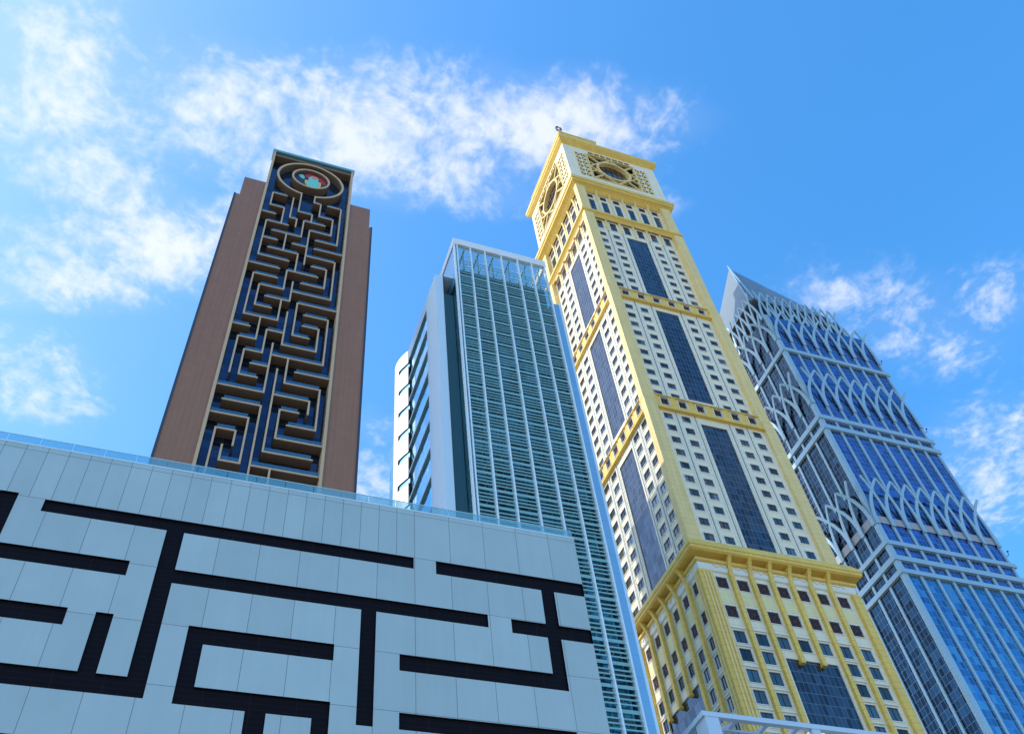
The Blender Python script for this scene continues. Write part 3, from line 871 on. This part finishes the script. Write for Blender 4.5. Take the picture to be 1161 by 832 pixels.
for side, F_, cu in ((0, CF, 111.8), (1, CL, 137.4)):
    rg = MB(); cz = 304.8
    rg.ringwall(F_, cu, cz, 6.1, 6.95, -1.5, .35, 0, 2 * math.pi, 'pale_gold', 64)
    ro = rg.build('round_frame', co)
    p = MB(); p.disc(F_, cu, cz, 6.1, -1.3, 'window_glass')
    for a in range(-2, 3): p.box(F_, cu + a * 2.0 - .08, cu + a * 2.0 + .08, -1.28, -1.1, cz - math.sqrt(37 - 4 * a * a) + .1, cz + math.sqrt(37 - 4 * a * a) - .1, 'dark_red_metal')
    for a in (-1.5, 1.5): p.box(F_, cu - 5.7, cu + 5.7, -1.08, -.95, cz + a * 1.6 - .1, cz + a * 1.6 + .1, 'dark_red_metal')
    p.build('round_pane', ro, merge=False)
    tr = MB()
    H = 9.5
    tr.sweep(F_, [(cu, -.5, cz + H), (cu + H, -.5, cz), (cu, -.5, cz - H), (cu - H, -.5, cz), (cu, -.5, cz + H)], .36, .6, 'pale_gold')
    for su in (-1, 1):
        for sz in (-1, 1):
            tr.sweep(F_, [(cu + su * 4.85, -.45, cz + sz * 4.85), (cu + su * H, -.45, cz + sz * H)], .30, .5, 'pale_gold')
            tr.sweep(F_, [(cu + su * H, -.4, cz + sz * 4.2), (cu + su * 7.2, -.4, cz + sz * 2.4)], .2, .4, 'pale_gold')
    tr.box(F_, cu - 9.85, cu + 9.85, 0.02, .25, 314.2, 314.65, 'pale_gold'); tr.box(F_, cu - 9.85, cu + 9.85, 0.02, .25, 294.95, 295.4, 'pale_gold')
    tr.box(F_, cu - 9.85, cu - 9.4, 0.02, .24, 295.4, 314.2, 'pale_gold'); tr.box(F_, cu + 9.4, cu + 9.85, 0.02, .24, 295.4, 314.2, 'pale_gold')
    tr.build('tracery', co, merge=False)
    for c0 in (cu - 14.5, cu + 10.0):
        sc = MB()
        for j in range(6):
            zc = 296.4 + j * 3.2
            for i in range(2):
                uc = c0 + 1.12 + i * 2.15
                sc.sweep(F_, [(uc - .85, -.3, zc - 1.1), (uc - .1, -.3, zc), (uc + .85, -.3, zc + 1.1)], .17, .3, 'pale_gold')
                sc.ringwall(F_, uc + .3, zc + .45, .28, .5, -.25, .08, 0, 2 * math.pi, 'pale_gold', 12)
        sc.box(F_, c0 - .1, c0 + .12, .02, .2, 294.8, 314.2, 'pale_gold'); sc.box(F_, c0 + 4.3, c0 + 4.5, .02, .2, 294.8, 314.2, 'pale_gold')
        sc.build('scroll_panel', co, merge=False)
b = MB(); b.cornice(93.0, CXR, 121.3, CYB, [(0, 317.9), (.4, 318.3), (1.3, 319.3), (1.3, 320.2), (1.6, 320.4), (1.6, 322.2), (0, 322.8), (-12, 322.8)], 'gold_paint'); b.build('cornice', gd)
b = MB(); b.box(same, 92.6, 108.0, 120.6, 150, 322.85, 326.4, 'gold_paint'); b.box(same, 92.4, 108.2, 120.4, 150.2, 326.4, 326.9, 'pale_gold'); b.build('roof_parapet', gd)
# base block: pilasters, cornice
for side, F_, us in ((0, facades['box'][0], [98.85 + 4.7 * k for k in range(6)]), (1, facades['box'][1], [119.4 + 4.42 * k + 4.2 for k in range(6)])):
    for k, u in enumerate(us):
        short = (k in (2, 3)) if side == 0 else (k in (2, 3, 4))
        zb = 95.9 if short else 0
        b = MB(); wv = .46 if side == 0 else .4
        b.box(F_, u - wv, u + wv, 0, .75, zb, 114.4, 'gold_paint')
        if short: b.box(F_, u - wv, u + wv, -.2, .75, zb - .6, zb, 'gold_paint')
        pr = [(.75, 114.4), (.95, 115.8), (1.5, 117.0), (2.15, 118.0)]
        for (d0, a0), (d1, a1) in zip(pr, pr[1:]):
            b.hexa([F_(u - wv, 0, a0), F_(u + wv, 0, a0), F_(u + wv, d0, a0), F_(u - wv, d0, a0), F_(u - wv * .8, 0, a1), F_(u + wv * .8, 0, a1), F_(u + wv * .8, d1, a1), F_(u - wv * .8, d1, a1)], 'gold_paint')
        b.build('pilaster', gd, merge=False)
b = MB(); b.box(same, 91.3, 94.3, 117.8, 119.9, 0, 114.2, 'gold_paint')
for q in (92.1, 92.9, 93.7): b.box(same, q, q + .35, 117.6, 117.8, 0, 113.6, 'pale_gold')
for q in (118.5, 119.2): b.box(same, 91.1, 91.3, q, q + .3, 0, 113.6, 'pale_gold')
b.build('corner_pier', gd)
b = MB(); b.box(same, 127.3, 129.2, 117.8, 120.0, 0, 114.2, 'gold_paint'); b.build('corner_pier', gd)
b = MB(); b.box(same, 91.3, 92.3, 149.9, 152.2, 0, 114.2, 'gold_paint'); b.build('corner_pier', gd)
b = MB(); b.cornice(92.2, 128.6, 118.6, 152.0, [(0.01, 114.4), (.35, 114.6), (.5, 115.2), (.5, 116.2)], 'white_trim')
b.cornice(92.2, 128.6, 118.6, 152.0, [(.5, 116.2), (.9, 116.5), (.9, 117.0), (.3, 117.3)], 'gold_paint'); b.build('frieze', gd)
for F_, u0 in ((front(118.6), 95.2), (left(92.2), 119.6)):
    sc = MB()
    sc.sweep(F_, [(u0 + k * .42, .5, 115.75 + (.38, 0, -.38, 0)[k % 4] * (1 if k % 8 < 4 else .4)) for k in range(75)], .09, .12, 'pale_gold')
    sc.build('scroll_frieze', gd, merge=False)
b = MB(); b.cornice(92.2, 128.6, 118.6, 152.0, [(.0, 118.0), (1.9, 118.0), (2.3, 118.3), (2.3, 118.9), (2.45, 119.0), (2.45, 119.6), (2.2, 120.0), (1.7, 120.9), (1.2, 121.6), (-1.5, 122.4)], 'gold_paint'); b.build('cornice', gd)
# roof fitting
rf = thing('roof_fitting', 'small pink and dark hooked fitting on the very top of the gold tower', 'roof fitting', (94.2, 121.6, 326.9))
b = MB(); b.tube([(94.3, 121.8, 326.9), (94.2, 121.7, 328.6), (93.9, 121.6, 330.6)], [.75, .6, .5], 'pink_paint'); b.build('post', rf)
b = MB(); b.tube([(93.0, 121.6, 330.2), (92.7, 121.6, 331.6), (92.9, 121.6, 333.0), (93.7, 121.6, 333.6), (94.6, 121.6, 333.0), (94.8, 121.6, 331.6), (94.4, 121.6, 330.4), (93.6, 121.6, 330.0), (93.0, 121.6, 330.2)], .36, 'dark_metal'); b.build('hoop', rf)
b = MB(); b.tube([(94.3, 121.8, 330.0), (95.2, 121.8, 328.6), (96.6, 121.8, 327.6), (98.8, 121.8, 327.15)], .35, 'dark_metal'); b.build('arm', rf)

# ------------------------------------------------------------------ blue tower with interlaced pointed arches
RX, RY, RXR, RYB = 159.4, 130.0, 199.2, 172.0
rt = thing('arched_tower', 'blue glass tower with pale interlaced arches and a pyramid roof at the right', 'tower', (179, 151, 0))
BAY = 4.885
FM = [159.6 + BAY * k for k in range(9)]
LM = [130.3 + BAY * k for k in range(9)]
Ff, Fl = front(RY), left(RX)
b = MB()
shell(b, RX, RXR, RY, RYB, 0, 135.5, 'royal_glass_reflect', 'f'); shell(b, RX, RXR, RY, RYB, 135.5, 244.5, 'royal_glass', 'f'); shell(b, RX, RXR, RY, RYB, 0, 244.5, 'royal_glass', 'rb'); shell(b, RX, RXR, RY, RYB, 0, 244.5, 'royal_glass_side', 'l')
shell(b, RX, RXR, RY, RYB, 0, 244.5, 'roof_grey', 't')
b.build('curtain_wall', rt)
def mullion(F_, u, hw):
    # full width between the bands, a thin strip where the arches take over
    path, hws = [], []
    for z, wd in ((0, hw), (151.4, hw), (151.41, .05), (164.0, .05), (164.01, hw), (198.4, hw), (198.41, .05), (210.6, .05), (210.61, hw), (230.4, hw), (230.41, .05), (242, .05)):
        path.append((u, 0, z)); hws.append(wd)
    b = MB(); b.sweep(F_, path, hws, .42, 'pale_blue_frame'); b.build('mullion', rt)


for u in FM[1:]: mullion(Ff, u, .38)
for u in LM[1:]: mullion(Fl, u, .36)
b = MB(); b.box(same, RX - .46, RX + .96, RY - .46, RY + .72, 0, 243.9, 'pale_blue_frame'); b.build('corner_post', rt)
for z0, z1 in ((135.0, 136.5), (139.0, 140.7), (144.0, 145.5), (187.0, 188.9), (191.4, 193.3), (223.9, 225.8)):
    b = MB(); b.cornice(RX, RXR, RY, RYB, [(0, z0), (.75, z0 + .1), (.75, z1 - .1), (0, z1)], 'pale_blue_frame'); b.build('band', rt)
b = MB(); b.box(Ff, FM[0] + .9, RXR, .02, .22, 151.8, 154.2, 'grey_spandrel'); b.build('spandrel', rt)
b = MB(); b.box(Fl, LM[0] + .9, 168, .02, .22, 151.8, 154.2, 'grey_spandrel'); b.build('spandrel', rt)


def rib(b, F_, ua, ub, z0, z1, flare, hw, bulge):
    path, hws = [], []
    for k in range(13):
        t = k / 12
        path.append((ua + (ub - ua) * (t ** 2.3), .42 + flare * t * t, z0 + (z1 - z0) * t)); hws.append(hw * (1 - .40 * t))
    b.sweep(F_, path, hws, .34, 'pale_blue_frame')


rows = [(151.0, 166.2, 2.0), (198.3, 212.9, 2.0), (230.2, 244.6, 2.0)]
for z0, z1, fl in rows:
    for F_, M, nlast in ((Ff, FM, 8), (Fl, LM, 8)):
        for k in range(nlast + 1):
            b = MB()
            if k - 1 >= 0: rib(b, F_, M[k - 1], M[k], z0, z1, fl, .58, 0)
            if k + 1 <= nlast: rib(b, F_, M[k + 1], M[k], z0, z1, fl, .58, 0)
            b.build('arch', rt, merge=False)
# stepped-back crown with a finer lattice and the pyramid
KX, KY, KXR, KYB, KZ = 161.8, 133.4, 196.2, 168.6, 262.0
b = MB(); shell(b, KX, KXR, KY, KYB, 244.5, 258.0, 'black_void', 'flrbt'); b.build('crown_wall', rt)
kb = 34.4 / 11
for F_, u00, n in ((front(KY), KX, 11), (left(KX), KY, 11)):
    for k in range(n + 1):
        b = MB()
        if k > 0: rib(b, F_, u00 + kb * (k - 1), u00 + kb * k, 246.0, 262.6, 1.0, .46, 0)
        if k < n: rib(b, F_, u00 + kb * (k + 1), u00 + kb * k, 246.0, 262.6, 1.0, .46, 0)
        b.build('arch', rt, merge=False)
A = Vector((179.0, 151.0, 314.3)); HB, ZB, c = 17.2, 260.8, 1.3
base = []
for sx, sy in ((-1, -1), (1, -1), (1, 1), (-1, 1)):
    p1 = (179 + sx * HB, 151 + sy * (HB - c), ZB); p2 = (179 + sx * (HB - c), 151 + sy * HB, ZB)
    base += [p1, p2] if (sx * sy) > 0 else [p2, p1]
topr = [(179 + (x - 179) * .03, 151 + (y - 151) * .03, 312.8) for x, y, z in base]
b = MB()
for k in range(8):
    j = (k + 1) % 8
    b.face([base[k], base[j], topr[j], topr[k]], 'pyramid_sheet')
b.face(topr, 'pale_blue_frame'); b.face(base, 'roof_grey')
b.build('pyramid_roof', rt)
b = MB()
for (ka, off) in ((0, 0), (1, 0)):
    b.tube([Vector(base[ka]) + Vector((-.15, -.15, .2)), Vector(topr[ka]) + Vector((-.1, -.1, 1.2))], .30, 'pale_blue_frame', 6)
b.build('ridge', rt)
b = MB()
b.tube([(179, 151, 312.5), (179, 151, 317.0)], [.2, .06], 'pale_blue_frame', 6); b.build('spire', rt)
for (x, z) in ((200.1, 197.0), (200.1, 231.0), (200.1, 148.3)):
    b = MB(); b.tube([(199.2, 130.2, z), (200.4, 129.7, z + .5), (200.7, 129.6, z + 1.7)], .09, 'dark_metal', 6)
    b.box(same, 200.55, 200.9, 129.4, 129.8, z + 1.6, z + 1.9, 'dark_metal'); b.build('floodlight', rt)

# ------------------------------------------------------------------ pale blue roof frame of a low building in front
pv = thing('pavilion_building', 'low building whose pale blue steel roof frame shows at the bottom edge', 'building', (55, 70, 0))
b = MB(); b.box(same, 42.6, 72, 60.2, 84, 0, 37.5, 'concrete'); b.build('wall', pv)
b = MB()
b.box(same, 42.3, 72, 60.0, 60.5, 42.45, 42.9, 'frame_paint')
b.box(same, 42.3, 42.8, 60.5, 84, 42.45, 42.9, 'frame_paint')
b.box(same, 42.8, 72, 83.5, 84, 42.45, 42.9, 'frame_paint')
b.build('edge_beam', pv)
for x, wd in ((42.5, 1.3), (53.1, .9), (63.7, .9)):
    b = MB(); b.box(same, x, x + wd, 60.05, 60.45 + wd, 37.5, 42.445, 'frame_paint'); b.build('post', pv)
for k in range(9):
    x = 45.6 + k * 3.1
    b = MB(); b.box(same, x, x + .35, 60.5, 83.5, 42.5, 42.8, 'frame_paint'); b.build('rafter', pv)
for k in range(4):
    b = MB(); y = 61.6 + k * 2.0
    b.box(same, 42.8, 72, y, y + .22, 42.3, 42.495, 'frame_paint'); b.build('purlin', pv)
